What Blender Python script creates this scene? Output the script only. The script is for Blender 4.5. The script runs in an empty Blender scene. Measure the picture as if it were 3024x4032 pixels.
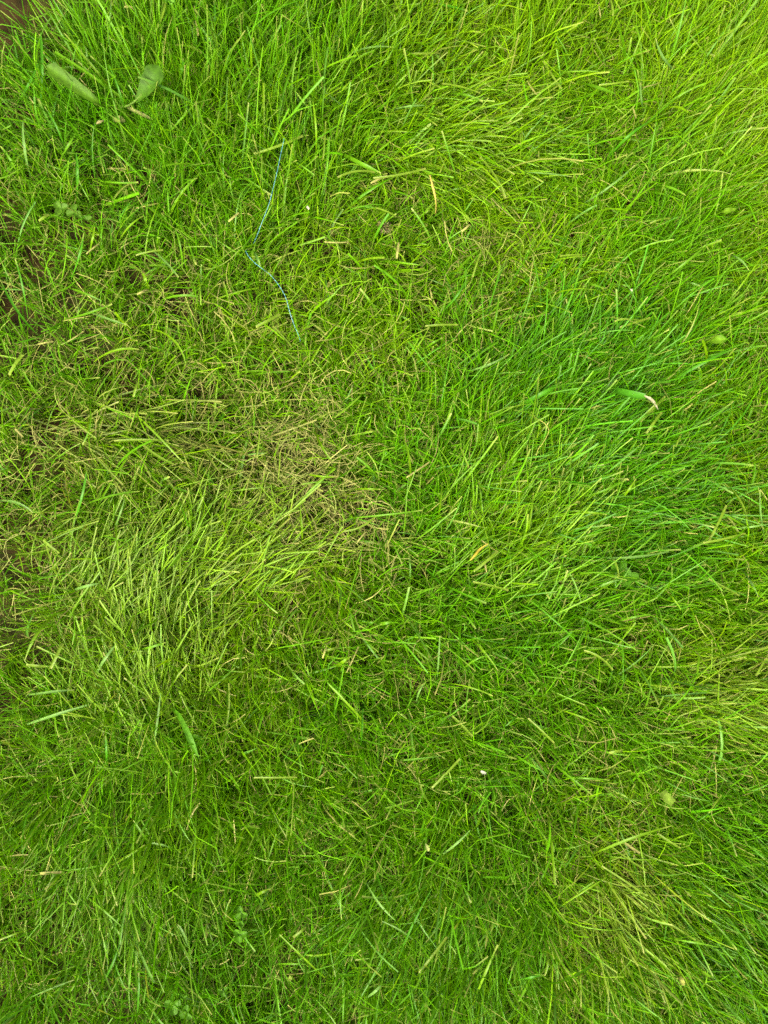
import bpy, math, random
import numpy as np
from mathutils import Vector

# ------------------------------------------------------------------ camera, sky, sun, exposure
scene = bpy.context.scene
col = scene.collection
R = math.radians
W_PX, H_PX = 3024.0, 4032.0
CAM_H, PITCH, LENS, SENSOR = 0.765, R(3.0), 26.0, 34.6
CAM = Vector((0.0, -0.040, CAM_H))

cam_data = bpy.data.cameras.new('camera')
cam = bpy.data.objects.new('camera', cam_data)
col.objects.link(cam)
cam.location = CAM
cam.rotation_euler = (PITCH, 0, 0)
cam_data.sensor_fit = 'VERTICAL'
cam_data.sensor_height = SENSOR
cam_data.sensor_width = SENSOR
cam_data.lens = LENS
cam_data.clip_start = 0.02
cam_data.clip_end = 400
cam_data.dof.use_dof = True
cam_data.dof.focus_distance = 0.742
cam_data.dof.aperture_fstop = 7.0
scene.camera = cam

SUN_EL, SUN_AZ = R(50), R(222)        # azimuth counted from +X towards +Y
world = bpy.data.worlds.new('World')
scene.world = world
world.use_nodes = True
wn = world.node_tree
wn.nodes.clear()
sky = wn.nodes.new('ShaderNodeTexSky')
sky.sky_type = 'NISHITA'
sky.sun_disc = False
sky.sun_elevation = SUN_EL
sky.sun_rotation = R(90) - SUN_AZ
sky.air_density = 0.5
sky.dust_density = 9.0
sky.ozone_density = 0.0
bg = wn.nodes.new('ShaderNodeBackground')
bg.inputs['Strength'].default_value = 0.12
wo = wn.nodes.new('ShaderNodeOutputWorld')
wn.links.new(sky.outputs[0], bg.inputs[0])
wn.links.new(bg.outputs[0], wo.inputs[0])

sun_data = bpy.data.lights.new('sun', 'SUN')
sun = bpy.data.objects.new('sun', sun_data)
col.objects.link(sun)
sun_data.energy = 1.4
sun_data.angle = R(32)
sun_data.color = (1.0, 0.92, 0.74)
sdir = Vector((math.cos(SUN_EL) * math.cos(SUN_AZ), math.cos(SUN_EL) * math.sin(SUN_AZ), math.sin(SUN_EL)))
sun.rotation_euler = sdir.to_track_quat('Z', 'Y').to_euler()
sun.location = (-1.4, -1.2, 3)

vs = scene.view_settings
vs.view_transform = 'Standard'
vs.look = 'None'
vs.gamma = 1
vs.use_curve_mapping = False
vs.exposure = 2.0
scene.cycles.max_bounces = 8
scene.cycles.diffuse_bounces = 4
scene.cycles.transmission_bounces = 4
scene.cycles.use_denoising = False

rng = np.random.default_rng(7)
random.seed(7)

# ------------------------------------------------------------------ helpers
cp, sp = math.cos(PITCH), math.sin(PITCH)

def at(px, py, z=0.03):
    """point of the lawn, at height z, that the photograph shows at source pixel (px, py)"""
    x = (px - W_PX / 2) / H_PX * SENSOR / LENS
    y = (H_PX / 2 - py) / H_PX * SENSOR / LENS
    d = Vector((x, y * cp + sp, y * sp - cp))
    t = (z - CAM.z) / d.z
    return CAM + d * t

def to_px(x, y, z=0.02):
    """inverse of at(), for arrays"""
    rx, ry, rz = x - CAM.x, y - CAM.y, z - CAM.z
    cy = ry * cp + rz * sp
    cz = -ry * sp + rz * cp
    k = H_PX * LENS / SENSOR
    return W_PX / 2 + rx / -cz * k, H_PX / 2 - cy / -cz * k

MM = 0.001
PXM = CAM_H / LENS * SENSOR / H_PX       # metres in one source pixel at ground level

def ground_z(x, y):
    return (0.0035 * np.sin(x * 9.1 + 1.3) * np.cos(y * 7.3 + .4) + 0.0025 * np.sin(x * 17 - y * 13 + 2)
            + 0.0012 * np.sin(x * 41 + y * 37) * np.cos(y * 53 - x * 11))

def make_mesh(name, verts, faces_flat, fsize, colors=None, smooth=True):
    """verts (n,3), faces_flat int array of len nf*fsize"""
    me = bpy.data.meshes.new(name)
    n = len(verts)
    nf = len(faces_flat) // fsize
    me.vertices.add(n)
    me.vertices.foreach_set('co', np.ascontiguousarray(verts, dtype=np.float32).ravel())
    me.loops.add(nf * fsize)
    me.loops.foreach_set('vertex_index', np.ascontiguousarray(faces_flat, dtype=np.int32))
    me.polygons.add(nf)
    me.polygons.foreach_set('loop_start', np.arange(0, nf * fsize, fsize, dtype=np.int32))
    if smooth:
        me.polygons.foreach_set('use_smooth', np.ones(nf, dtype=bool))
    if colors is not None:
        a = me.color_attributes.new('tint', 'FLOAT_COLOR', 'POINT')
        c = np.ones((n, 4), dtype=np.float32)
        c[:, :3] = colors
        a.data.foreach_set('color', c.ravel())
    me.update(calc_edges=True)
    return me

def link(name, me, mat, parent=None, label=None, cat=None, group=None, kind=None):
    o = bpy.data.objects.new(name, me)
    col.objects.link(o)
    if mat:
        me.materials.append(mat)
    if parent:
        o.parent = parent
    for k, v in (('label', label), ('category', cat), ('group', group), ('kind', kind)):
        if v:
            o[k] = v
    return o

def empty(name, loc, label, cat, group=None):
    o = bpy.data.objects.new(name, None)
    col.objects.link(o)
    o.location = loc
    o.empty_display_size = 0.01
    o['label'] = label
    o['category'] = cat
    if group:
        o['group'] = group
    return o

def noise2(x, y, s, seed):
    """cheap smooth noise in -1..1 for arrays"""
    r = np.random.default_rng(seed)
    out = np.zeros_like(x)
    for i in range(7):
        a = r.uniform(0, 2 * np.pi)
        f = s * r.uniform(.55, 1.6)
        out += np.sin((x * np.cos(a) + y * np.sin(a)) * f + r.uniform(0, 6.28))
    return out / 3.2

# ------------------------------------------------------------------ materials
def blade_material(name, rough=0.50, trans=0.38, spec=0.07, vary=0.14):
    m = bpy.data.materials.new(name)
    m.use_nodes = True
    nt = m.node_tree
    nt.nodes.clear()
    N = nt.nodes.new
    L = nt.links.new
    out = N('ShaderNodeOutputMaterial')
    att = N('ShaderNodeAttribute'); att.attribute_name = 'tint'
    geo = N('ShaderNodeNewGeometry')
    nz = N('ShaderNodeTexNoise'); nz.inputs['Scale'].default_value = 260; nz.inputs['Detail'].default_value = 3
    L(geo.outputs['Position'], nz.inputs['Vector'])
    mr = N('ShaderNodeMapRange')
    mr.inputs['From Min'].default_value = .3; mr.inputs['From Max'].default_value = .7
    mr.inputs['To Min'].default_value = 1 - vary; mr.inputs['To Max'].default_value = 1 + vary
    L(nz.outputs['Fac'], mr.inputs['Value'])
    mul = N('ShaderNodeVectorMath'); mul.operation = 'SCALE'
    L(att.outputs['Color'], mul.inputs[0]); L(mr.outputs[0], mul.inputs['Scale'])
    pb = N('ShaderNodeBsdfPrincipled')
    L(mul.outputs[0], pb.inputs['Base Color'])
    pb.inputs['Roughness'].default_value = rough
    pb.inputs['Specular IOR Level'].default_value = spec
    tl = N('ShaderNodeBsdfTranslucent')
    warm = N('ShaderNodeVectorMath'); warm.operation = 'MULTIPLY'
    warm.inputs[1].default_value = (1.25, 1.25, 0.4)
    L(mul.outputs[0], warm.inputs[0]); L(warm.outputs[0], tl.inputs['Color'])
    mx = N('ShaderNodeMixShader'); mx.inputs[0].default_value = trans
    L(pb.outputs[0], mx.inputs[1]); L(tl.outputs[0], mx.inputs[2])
    L(mx.outputs[0], out.inputs['Surface'])
    return m

def soil_material():
    m = bpy.data.materials.new('soil')
    m.use_nodes = True
    nt = m.node_tree
    N = nt.nodes.new; L = nt.links.new
    pb = nt.nodes['Principled BSDF']
    geo = N('ShaderNodeNewGeometry')
    n1 = N('ShaderNodeTexNoise'); n1.inputs['Scale'].default_value = 55; n1.inputs['Detail'].default_value = 8
    n2 = N('ShaderNodeTexNoise'); n2.inputs['Scale'].default_value = 9; n2.inputs['Detail'].default_value = 4
    for n in (n1, n2):
        L(geo.outputs['Position'], n.inputs['Vector'])
    r1 = N('ShaderNodeValToRGB')
    r1.color_ramp.elements[0].position = .3; r1.color_ramp.elements[0].color = (.007, .0045, .0012, 1)
    r1.color_ramp.elements[1].position = .75; r1.color_ramp.elements[1].color = (.034, .022, .006, 1)
    L(n1.outputs['Fac'], r1.inputs[0])
    r2 = N('ShaderNodeValToRGB')
    r2.color_ramp.elements[0].position = .45; r2.color_ramp.elements[0].color = (0, 0, 0, 1)
    r2.color_ramp.elements[1].position = .65; r2.color_ramp.elements[1].color = (.6, .6, .6, 1)
    L(n2.outputs['Fac'], r2.inputs[0])
    mx = N('ShaderNodeMix'); mx.data_type = 'RGBA'
    L(r2.outputs[0], mx.inputs['Factor']); L(r1.outputs[0], mx.inputs[6])
    mx.inputs[7].default_value = (.022, .034, .006, 1)       # mossy film
    # far off the ground is lawn too fine to tell apart
    ln = N('ShaderNodeVectorMath'); ln.operation = 'LENGTH'
    L(geo.outputs['Position'], ln.inputs[0])
    mr = N('ShaderNodeMapRange'); mr.inputs['From Min'].default_value = 1.5; mr.inputs['From Max'].default_value = 1.9
    L(ln.outputs['Value'], mr.inputs['Value'])
    far = N('ShaderNodeTexNoise'); far.inputs['Scale'].default_value = 30; far.inputs['Detail'].default_value = 8
    L(geo.outputs['Position'], far.inputs['Vector'])
    r3 = N('ShaderNodeValToRGB')
    r3.color_ramp.elements[0].position = .3; r3.color_ramp.elements[0].color = (.018, .050, .003, 1)
    r3.color_ramp.elements[1].position = .7; r3.color_ramp.elements[1].color = (.060, .125, .010, 1)
    L(far.outputs['Fac'], r3.inputs[0])
    mx2 = N('ShaderNodeMix'); mx2.data_type = 'RGBA'
    L(mr.outputs[0], mx2.inputs['Factor']); L(mx.outputs[2], mx2.inputs[6]); L(r3.outputs[0], mx2.inputs[7])
    L(mx2.outputs[2], pb.inputs['Base Color'])
    pb.inputs['Roughness'].default_value = .95
    pb.inputs['Specular IOR Level'].default_value = .08
    bp = N('ShaderNodeBump'); bp.inputs['Strength'].default_value = .8; bp.inputs['Distance'].default_value = .004
    L(n1.outputs['Fac'], bp.inputs['Height']); L(bp.outputs[0], pb.inputs['Normal'])
    return m

def thread_material():
    m = bpy.data.materials.new('blue_twine')
    m.use_nodes = True
    nt = m.node_tree
    N = nt.nodes.new; L = nt.links.new
    pb = nt.nodes['Principled BSDF']
    at_ = N('ShaderNodeAttribute'); at_.attribute_name = 'tint'
    L(at_.outputs['Color'], pb.inputs['Base Color'])
    pb.inputs['Roughness'].default_value = .35
    return m

M_GRASS = blade_material('grass_blade')
M_BROAD = blade_material('broad_grass_blade', rough=.42, trans=.36, spec=.20, vary=.12)
M_DRY = blade_material('dry_grass', rough=.7, trans=.25, spec=.25, vary=.3)
M_LEAF = blade_material('weed_leaf', rough=.55, trans=.35, spec=.15, vary=.25)
M_SOIL = soil_material()
M_TWINE = thread_material()

# ------------------------------------------------------------------ how the lawn differs from place to place
# source x, y | hue 0 emerald .. 1 yellow green | dry share | density | length | lean towards (deg, 90 = away from feet) | how combed | radius
FIELD = [  # left side thinned further, so dark soil gaps stand in for its shade
    (30, -40, 0.35, 0.30, 0.00, 0.60, 110, 0.50, 240),
    (-80, -100, 0.37, 0.19, 0.00, 0.60, 110, 0.50, 300),
    (330, -140, 0.37, 0.12, 0.00, 0.70, 110, 0.50, 260),
    (360, 180, 0.33, 0.02, 0.92, 1.25, 115, 0.75, 240),
    (250, 480, 0.19, 0.04, 0.57, 1.25, 120, 0.55, 300),
    (800, 150, 0.25, 0.03, 1.00, 1.50, 95, 0.70, 300),
    (800, 560, 0.33, 0.04, 1.00, 1.25, 85, 0.60, 300),
    (1200, 250, 0.46, 0.02, 1.00, 1.45, 70, 0.75, 280),
    (1120, 680, 0.40, 0.03, 1.00, 1.15, 75, 0.60, 260),
    (1550, 160, 0.62, 0.04, 1.00, 1.35, 45, 0.60, 260),
    (1760, 330, 0.74, 0.12, 0.92, 1.10, 10, 0.60, 240),
    (1800, 560, 0.62, 0.05, 1.00, 1.20, -15, 0.75, 260),
    (1480, 480, 0.56, 0.04, 1.00, 1.15, 20, 0.60, 240),
    (2060, 120, 0.72, 0.05, 1.00, 1.30, 60, 0.60, 260),
    (2330, 320, 0.60, 0.06, 0.96, 1.00, 60, 0.30, 260),
    (2300, 640, 0.46, 0.06, 0.96, 0.90, 20, 0.25, 260),
    (2800, 160, 0.66, 0.03, 1.00, 1.35, 55, 0.80, 300),
    (2900, 520, 0.74, 0.05, 1.00, 1.25, 42, 0.80, 280),
    (2750, 780, 0.46, 0.03, 1.00, 1.15, 28, 0.75, 260),
    (2950, 950, 0.55, 0.06, 1.00, 1.00, 35, 0.50, 240),
    (1600, 800, 0.58, 0.14, 0.80, 0.85, 0, 0.20, 230),
    (1500, 1000, 0.58, 0.10, 0.88, 0.85, 0, 0.15, 260),
    (1960, 1090, 0.66, 0.24, 0.80, 0.80, 0, 0.10, 200),
    (1720, 1180, 0.49, 0.12, 0.88, 0.85, 40, 0.15, 240),
    (2330, 980, 0.42, 0.05, 0.96, 0.95, 25, 0.35, 280),
    (2360, 1270, 0.40, 0.11, 0.72, 0.85, 30, 0.30, 160),
    (2640, 1180, 0.38, 0.04, 1.00, 1.10, 40, 0.65, 280),
    (2200, 1530, 0.08, 0.02, 1.00, 1.10, 50, 0.55, 280),
    (2480, 1650, 0.08, 0.03, 1.00, 1.10, 35, 0.55, 260),
    (2850, 1560, 0.42, 0.07, 0.96, 0.95, 40, 0.35, 260),
    (2900, 1950, 0.46, 0.10, 0.96, 0.95, 10, 0.25, 260),
    (100, 850, 0.31, 0.10, 0.46, 1.00, 110, 0.35, 280),
    (480, 900, 0.29, 0.09, 0.55, 0.95, 80, 0.35, 260),
    (560, 1030, 0.38, 0.17, 0.12, 0.85, 60, 0.20, 130),
    (900, 960, 0.44, 0.07, 0.83, 1.00, 85, 0.45, 260),
    (200, 1180, 0.34, 0.20, 0.38, 1.00, 120, 0.30, 260),
    (600, 1190, 0.49, 0.21, 0.45, 0.90, 60, 0.20, 240),
    (1000, 1250, 0.57, 0.15, 0.71, 0.85, 40, 0.20, 260),
    (1350, 1300, 0.53, 0.11, 0.75, 0.85, 30, 0.15, 280),
    (280, 1530, 0.47, 0.20, 0.38, 0.90, 60, 0.20, 230),
    (700, 1480, 0.51, 0.20, 0.55, 0.85, 30, 0.15, 260),
    (1000, 1560, 0.55, 0.26, 0.62, 0.85, 40, 0.15, 240),
    (1500, 1580, 0.42, 0.09, 0.92, 0.90, 50, 0.20, 260),
    (450, 1720, 0.58, 0.22, 0.60, 1.10, -10, 0.40, 220),
    (800, 1820, 0.56, 0.22, 0.60, 0.85, 20, 0.20, 240),
    (1180, 1820, 0.57, 0.75, 0.50, 0.75, 30, 0.10, 220),
    (1560, 1830, 0.38, 0.14, 0.88, 0.85, 60, 0.20, 200),
    (1850, 1780, 0.12, 0.03, 1.00, 1.05, 60, 0.50, 260),
    (120, 1900, 0.42, 0.28, 0.41, 0.95, 140, 0.25, 240),
    (90, 2150, 0.51, 0.40, 0.28, 0.90, 150, 0.25, 200),
    (480, 2080, 0.44, 0.14, 0.75, 1.00, 45, 0.35, 260),
    (800, 2200, 0.75, 0.12, 0.83, 1.10, 40, 0.55, 240),
    (1080, 2120, 0.68, 0.85, 0.46, 0.75, 60, 0.10, 200),
    (1390, 2100, 0.57, 0.45, 0.50, 0.80, 20, 0.20, 180),
    (1700, 2080, 0.29, 0.07, 0.88, 1.00, 50, 0.50, 220),
    (2080, 2050, 0.62, 0.04, 1.00, 1.10, 60, 0.60, 240),
    (2080, 1860, 0.46, 0.04, 1.00, 1.10, 20, 0.65, 180),
    (2420, 1930, 0.05, 0.02, 1.00, 1.10, 20, 0.65, 280),
    (2560, 2200, 0.10, 0.04, 0.96, 1.00, 15, 0.55, 260),
    (150, 2480, 0.40, 0.17, 0.38, 1.00, 170, 0.30, 260),
    (400, 2400, 0.51, 0.16, 0.50, 1.10, 215, 0.40, 200),
    (620, 2520, 0.72, 0.10, 0.83, 1.15, 235, 0.60, 240),
    (900, 2450, 0.60, 0.06, 0.83, 1.00, 270, 0.40, 260),
    (1250, 2400, 0.62, 0.11, 0.79, 1.00, 280, 0.40, 260),
    (1600, 2450, 0.40, 0.09, 0.92, 0.95, 0, 0.20, 240),
    (1850, 2420, 0.06, 0.03, 1.00, 1.00, 320, 0.35, 260),
    (2200, 2350, 0.10, 0.03, 1.00, 1.00, 10, 0.40, 260),
    (2500, 2580, 0.42, 0.07, 0.96, 0.95, -20, 0.30, 260),
    (2880, 2420, 0.44, 0.05, 1.00, 1.00, 5, 0.50, 260),
    (2860, 2720, 0.62, 0.19, 0.96, 1.05, -5, 0.70, 240),
    (2300, 2750, 0.36, 0.09, 0.96, 0.95, -30, 0.20, 260),
    (2650, 3000, 0.38, 0.11, 0.84, 0.95, -20, 0.30, 220),
    (200, 2850, 0.38, 0.07, 0.55, 1.05, 200, 0.40, 280),
    (600, 2850, 0.40, 0.06, 0.94, 1.15, 275, 0.65, 280),
    (1000, 2850, 0.44, 0.06, 0.90, 1.05, 280, 0.50, 260),
    (1380, 2850, 0.36, 0.09, 0.96, 1.00, 270, 0.40, 260),
    (1700, 2820, 0.40, 0.12, 0.88, 0.90, 330, 0.15, 240),
    (1950, 2950, 0.27, 0.06, 0.96, 0.95, 320, 0.25, 240),
    (150, 3200, 0.34, 0.05, 0.59, 1.10, 245, 0.60, 280),
    (550, 3250, 0.44, 0.06, 0.94, 1.20, 268, 0.75, 280),
    (1000, 3180, 0.45, 0.06, 0.90, 1.10, 262, 0.50, 260),
    (1450, 3200, 0.36, 0.10, 0.92, 0.95, 300, 0.20, 260),
    (1850, 3330, 0.34, 0.06, 0.96, 1.10, 255, 0.50, 260),
    (2300, 3200, 0.49, 0.11, 0.92, 0.95, 310, 0.20, 260),
    (2700, 3350, 0.33, 0.05, 1.00, 1.10, -30, 0.60, 260),
    (2330, 3540, 0.72, 0.30, 0.88, 1.00, 290, 0.40, 220),
    (2620, 3560, 0.51, 0.09, 1.00, 1.15, -42, 0.80, 220),
    (2900, 3650, 0.25, 0.03, 1.00, 1.20, -38, 0.85, 300),
    (2550, 3900, 0.36, 0.05, 1.00, 1.15, -48, 0.75, 280),
    (2950, 3980, 0.33, 0.05, 1.00, 1.20, -42, 0.80, 220),
    (120, 3560, 0.36, 0.11, 0.41, 1.10, 240, 0.45, 240),
    (480, 3650, 0.31, 0.07, 0.50, 1.10, 275, 0.50, 260),
    (870, 3600, 0.14, 0.05, 0.50, 1.00, 260, 0.40, 240),
    (1200, 3650, 0.33, 0.10, 0.45, 1.05, 280, 0.50, 220),
    (1550, 3620, 0.33, 0.06, 0.96, 1.15, 245, 0.65, 260),
    (1950, 3650, 0.33, 0.06, 0.96, 1.15, 258, 0.65, 260),
    (200, 3930, 0.31, 0.07, 0.46, 1.15, 250, 0.55, 260),
    (650, 3920, 0.23, 0.06, 0.50, 1.15, 265, 0.50, 260),
    (1100, 3950, 0.23, 0.07, 0.55, 1.10, 260, 0.50, 260),
    (1600, 3960, 0.31, 0.05, 0.96, 1.20, 258, 0.60, 260),
    (2100, 3950, 0.38, 0.06, 0.96, 1.15, 275, 0.55, 260),
]
FA = np.array(FIELD, dtype=float)

def field(x, y):
    """hue, dry, density, length, lean x, lean y for arrays of places"""
    px, py = to_px(x, y)
    px = np.clip(px, -100, 3124); py = np.clip(py, -100, 4132)
    num = np.zeros((6, len(px))); den = np.full(len(px), 1e-9)
    for r in FA:
        w = np.exp(-((px - r[0]) ** 2 + (py - r[1]) ** 2) / (r[8] * .62) ** 2) + 1e-7
        a = math.radians(r[6])
        v = (r[2], r[3], r[4], r[5], math.cos(a) * r[7], math.sin(a) * r[7])
        for k in range(6):
            num[k] += w * v[k]
        den += w
    return num / den

EMERALD = np.array((.044, .168, .0005))
MIDGREEN = np.array((.074, .200, .0007))
YELLOWG = np.array((.128, .236, .0015))
STRAW = np.array((.225, .235, .055))
BROWNDRY = np.array((.145, .152, .030))

def hue_color(h):
    h = np.clip(h, 0, 1)[:, None]
    lo = EMERALD + (MIDGREEN - EMERALD) * np.clip(h * 1.75, 0, 1)
    return lo + (YELLOWG - lo) * np.clip((h - .45) / .55, 0, 1)

# ------------------------------------------------------------------ blades
def blades(x, y, az, L, w, e0, bend, curl, colors, rows=5, fold=False, tip='mixed', z0=None,
           tipc=None, basec=None, twist=None, power=1.5, zmin=.002):
    """vectorised ribbons; returns verts, quads, colours"""
    n = len(x)
    nc = 3 if fold else 2
    t = np.linspace(0, 1, rows)
    gz = ground_z(x, y)
    pos = np.stack([x, y, gz + (0 if z0 is None else z0)], 1)
    V = np.zeros((n, rows, nc, 3)); C = np.zeros((n, rows, nc, 3))
    cut = rng.random(n) < (.55 if tip == 'mixed' else (1 if tip == 'cut' else 0))
    if twist is None:
        twist = rng.normal(0, .55, n)
    tw_rate = rng.normal(0, .9, n)
    seg = L / (rows - 1)
    for i in range(rows):
        ti = t[i]
        e = e0 - bend * ti ** power
        a = az + curl * ti
        tan = np.stack([np.cos(e) * np.cos(a), np.cos(e) * np.sin(a), np.sin(e)], 1)
        if i:
            tm = max(0, (t[i] + t[i - 1]) / 2)
            em = e0 - bend * tm ** power; am = az + curl * tm
            pos = pos + seg[:, None] * np.stack([np.cos(em) * np.cos(am), np.cos(em) * np.sin(am), np.sin(em)], 1)
            pos[:, 2] = np.maximum(pos[:, 2], gz + zmin)
        side = np.stack([-np.sin(a), np.cos(a), np.zeros(n)], 1)
        nor = np.cross(tan, side)
        th = twist + tw_rate * ti
        s2 = side * np.cos(th)[:, None] + nor * np.sin(th)[:, None]
        n2 = np.cross(s2, tan)
        # outline: narrows a little at the base, long taper or square mown end
        prof = np.where(cut, .72 + .28 * np.sin(min(1, ti * 2.2) * 1.57) - .10 * ti,
                        (.62 + .38 * np.sin(min(1, ti * 2.5) * 1.57)) * (1 - max(0, (ti - .45) / .55) ** 1.6 * .94))
        hw = (w * prof / 2)[:, None]
        if fold:
            V[:, i, 0] = pos - s2 * hw
            V[:, i, 1] = pos + n2 * hw * .42
            V[:, i, 2] = pos + s2 * hw
        else:
            V[:, i, 0] = pos - s2 * hw
            V[:, i, 1] = pos + s2 * hw
        c = colors.copy()
        if basec is not None:
            k = max(0, 1 - ti / .35)
            c = c + (basec - c) * k * .75
        if tipc is not None and i == rows - 1:
            c = c + (tipc - c) * (cut * (rng.random(n) < .45) * rng.uniform(.2, .9, n))[:, None]
        for j in range(nc):
            C[:, i, j] = c
        if fold:
            C[:, i, 1] = c * 1.22
    base = (np.arange(n) * rows * nc)[:, None, None]
    ii = np.arange(rows - 1)[None, :, None] * nc
    jj = np.arange(nc - 1)[None, None, :]
    q = base + ii + jj
    quads = np.stack([q, q + 1, q + 1 + nc, q + nc], -1).reshape(-1)
    return V.reshape(-1, 3), quads, C.reshape(-1, 3)

def sample_ground(n, bx, by, use_density=True, seed=1):
    r = np.random.default_rng(seed)
    X, Y = [], []
    got = 0
    while got < n:
        x = r.uniform(-bx, bx, n); y = r.uniform(-by, by, n) + BY0
        d = np.ones(n)
        if use_density:
            d = field(x, y)[2] ** 1.3 * (.80 + .34 * noise2(x, y, 95, 5))
        k = r.random(n) < d
        X.append(x[k]); Y.append(y[k]); got += k.sum()
    return np.concatenate(X)[:n], np.concatenate(Y)[:n]

BX, BY, BY0 = .50, .645, .0

# ---- the ground
def make_ground():
    def axis(lim):
        a = np.linspace(-.62, .62, 180)
        b = .62 * (60 / .62) ** np.linspace(.04, 1, 26)
        return np.concatenate([-b[::-1], a, b])
    ax = axis(60); ay = axis(60)
    gx, gy = np.meshgrid(ax, ay)
    x = gx.ravel(); y = gy.ravel()
    near = np.clip((3 - np.hypot(x, y)) / 1.5, 0, 1)
    z = ground_z(x, y) * near + near * .0012 * noise2(x, y, 300, 9) - .001
    n = len(ax)
    i = np.arange(n - 1)
    q = (i[:, None] * n + i[None, :]).ravel()
    quads = np.stack([q, q + 1, q + 1 + n, q + n], 1).ravel()
    me = make_mesh('ground', np.stack([x, y, z], 1), quads, 4)
    link('ground', me, M_SOIL, kind='structure', label='dark brown mossy soil under the lawn', cat='ground')
make_ground()

# ---- dry thatch lying low between the living blades
def make_thatch(n=26000):
    x, y = sample_ground(n * 3, BX, BY, False, 21)
    f = field(x, y)
    k = rng.random(len(x)) < np.clip(f[1] * 1.5 + .05, 0, 1) * np.clip(f[2] * 2.2 - .3, 0, 1)
    x, y, f = x[k][:n], y[k][:n], f[:, k][:, :n]
    m = len(x)
    az = rng.uniform(0, 2 * np.pi, m)
    L = rng.uniform(14, 46, m) * MM
    w = rng.uniform(.5, 1.05, m) * MM
    c = STRAW + (BROWNDRY - STRAW) * rng.random((m, 1)) * .9
    g = rng.random(m) < .35
    c[g] = c[g] * .45 + hue_color(np.clip(f[0][g] + .25, 0, 1)) * .55
    c *= rng.uniform(.6, 1.3, (m, 1))
    worn = (f[1] > .3)[:, None]
    c = np.where(worn, c * .6 + np.array((.185, .190, .058)) * .4, c)
    V, Q, C = blades(x, y, az, L, w, rng.uniform(-.1, .5, m), rng.normal(.3, .5, m), rng.normal(0, 1.1, m), c,
                     rows=5, tip='mixed', z0=rng.uniform(.002, .022, m), power=1.0)
    me = make_mesh('dry_thatch', V, Q, 4, C)
    link('dry_thatch', me, M_DRY, kind='stuff', label='straw coloured dry thatch lying between the living blades', cat='thatch')
make_thatch()

# ---- fine grass in tufts
def make_fine(n_tuft=10500, per=19):
    tx, ty = sample_ground(n_tuft, BX, BY, True, 31)
    tr = rng.normal(0, .35, n_tuft)                       # each tuft leans its own way
    tdx, tdy = rng.normal(0, .38, n_tuft), rng.normal(0, .38, n_tuft)
    th = rng.normal(0, .09, n_tuft)
    tl = rng.normal(1, .14, n_tuft)
    tb = rng.normal(1, .07, n_tuft)
    cnt = np.clip(rng.poisson(per, n_tuft), 3, 40)
    idx = np.repeat(np.arange(n_tuft), cnt)
    n = len(idx)
    x = tx[idx] + rng.normal(0, 5.5 * MM, n); y = ty[idx] + rng.normal(0, 5.5 * MM, n)
    f = field(x, y)
    ax = f[4] * 1.25 + tdx[idx] + rng.normal(0, .42, n)
    ay = f[5] * 1.25 + tdy[idx] + rng.normal(0, .42, n)
    az = np.arctan2(ay, ax)
    L = np.clip(rng.gamma(7, 4.9, n), 12, 80) * f[3] * tl[idx] * MM
    w = rng.uniform(.62, 1.28, n) * MM
    e0 = np.clip(rng.normal(.92, .30, n) + (f[3] - 1) * .35, .05, 1.5)
    bend = np.abs(rng.normal(1.0, .5, n))
    curl = rng.normal(0, .62, n)
    h = f[0] + th[idx] + rng.normal(0, .15, n) + .10 * noise2(x, y, 40, 3)
    c = hue_color(h)
    dry = rng.random(n) < f[1] * .62
    dm = rng.uniform(.35, 1, n)[:, None]
    c = np.where(dry[:, None], c + (STRAW * .8 - c) * dm, c)
    c = c * (tb[idx] * rng.lognormal(0, .19, n))[:, None]
    V, Q, C = blades(x, y, az, L, w, e0, bend, curl, c, rows=5, tip='mixed', tipc=STRAW,
                     basec=np.array((.115, .155, .018)))
    me = make_mesh('grass', V, Q, 4, C)
    link('grass', me, M_GRASS, kind='stuff', label='dense fine bladed green grass of the lawn', cat='grass')
    return n
NF = make_fine()

# ---- broad ryegrass blades over and through it
def make_broad(n=7800):
    x, y = sample_ground(n, BX, BY, True, 41)
    f = field(x, y)
    ax = f[4] * 1.2 + rng.normal(0, .55, n)
    ay = f[5] * 1.2 + rng.normal(0, .55, n)
    az = np.arctan2(ay, ax)
    L = np.clip(rng.gamma(10, 5.0, n), 18, 100) * f[3] * MM
    w = rng.uniform(1.1, 2.5, n) * MM * np.clip(rng.normal(1, .12, n), .7, 1.3)
    e0 = np.clip(rng.normal(.80, .32, n) + (f[3] - 1) * .5, .08, 1.5)
    bend = np.abs(rng.normal(.8, .4, n))
    h = f[0] + rng.normal(0, .18, n)
    c = hue_color(h) * rng.lognormal(.0, .14, n)[:, None]
    blue = rng.random(n) < .16  # some blades carry a bluish sky sheen in their tint
    c[blue] = c[blue] * .6 + np.array((.105, .23, .05)) * .4
    dry = rng.random(n) < f[1] * .35
    c[dry] = c[dry] * .4 + STRAW * .6
    V, Q, C = blades(x, y, az, L, w, e0, bend, rng.normal(0, .25, n), c, rows=7, fold=True, tip='mixed',
                     tipc=STRAW * 1.1, basec=np.array((.110, .175, .022)))
    me = make_mesh('broad_grass', V, Q, 4, C)
    link('broad_grass', me, M_BROAD, kind='stuff', label='broader glossy ryegrass blades growing through the fine lawn', cat='grass')
make_broad()

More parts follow.
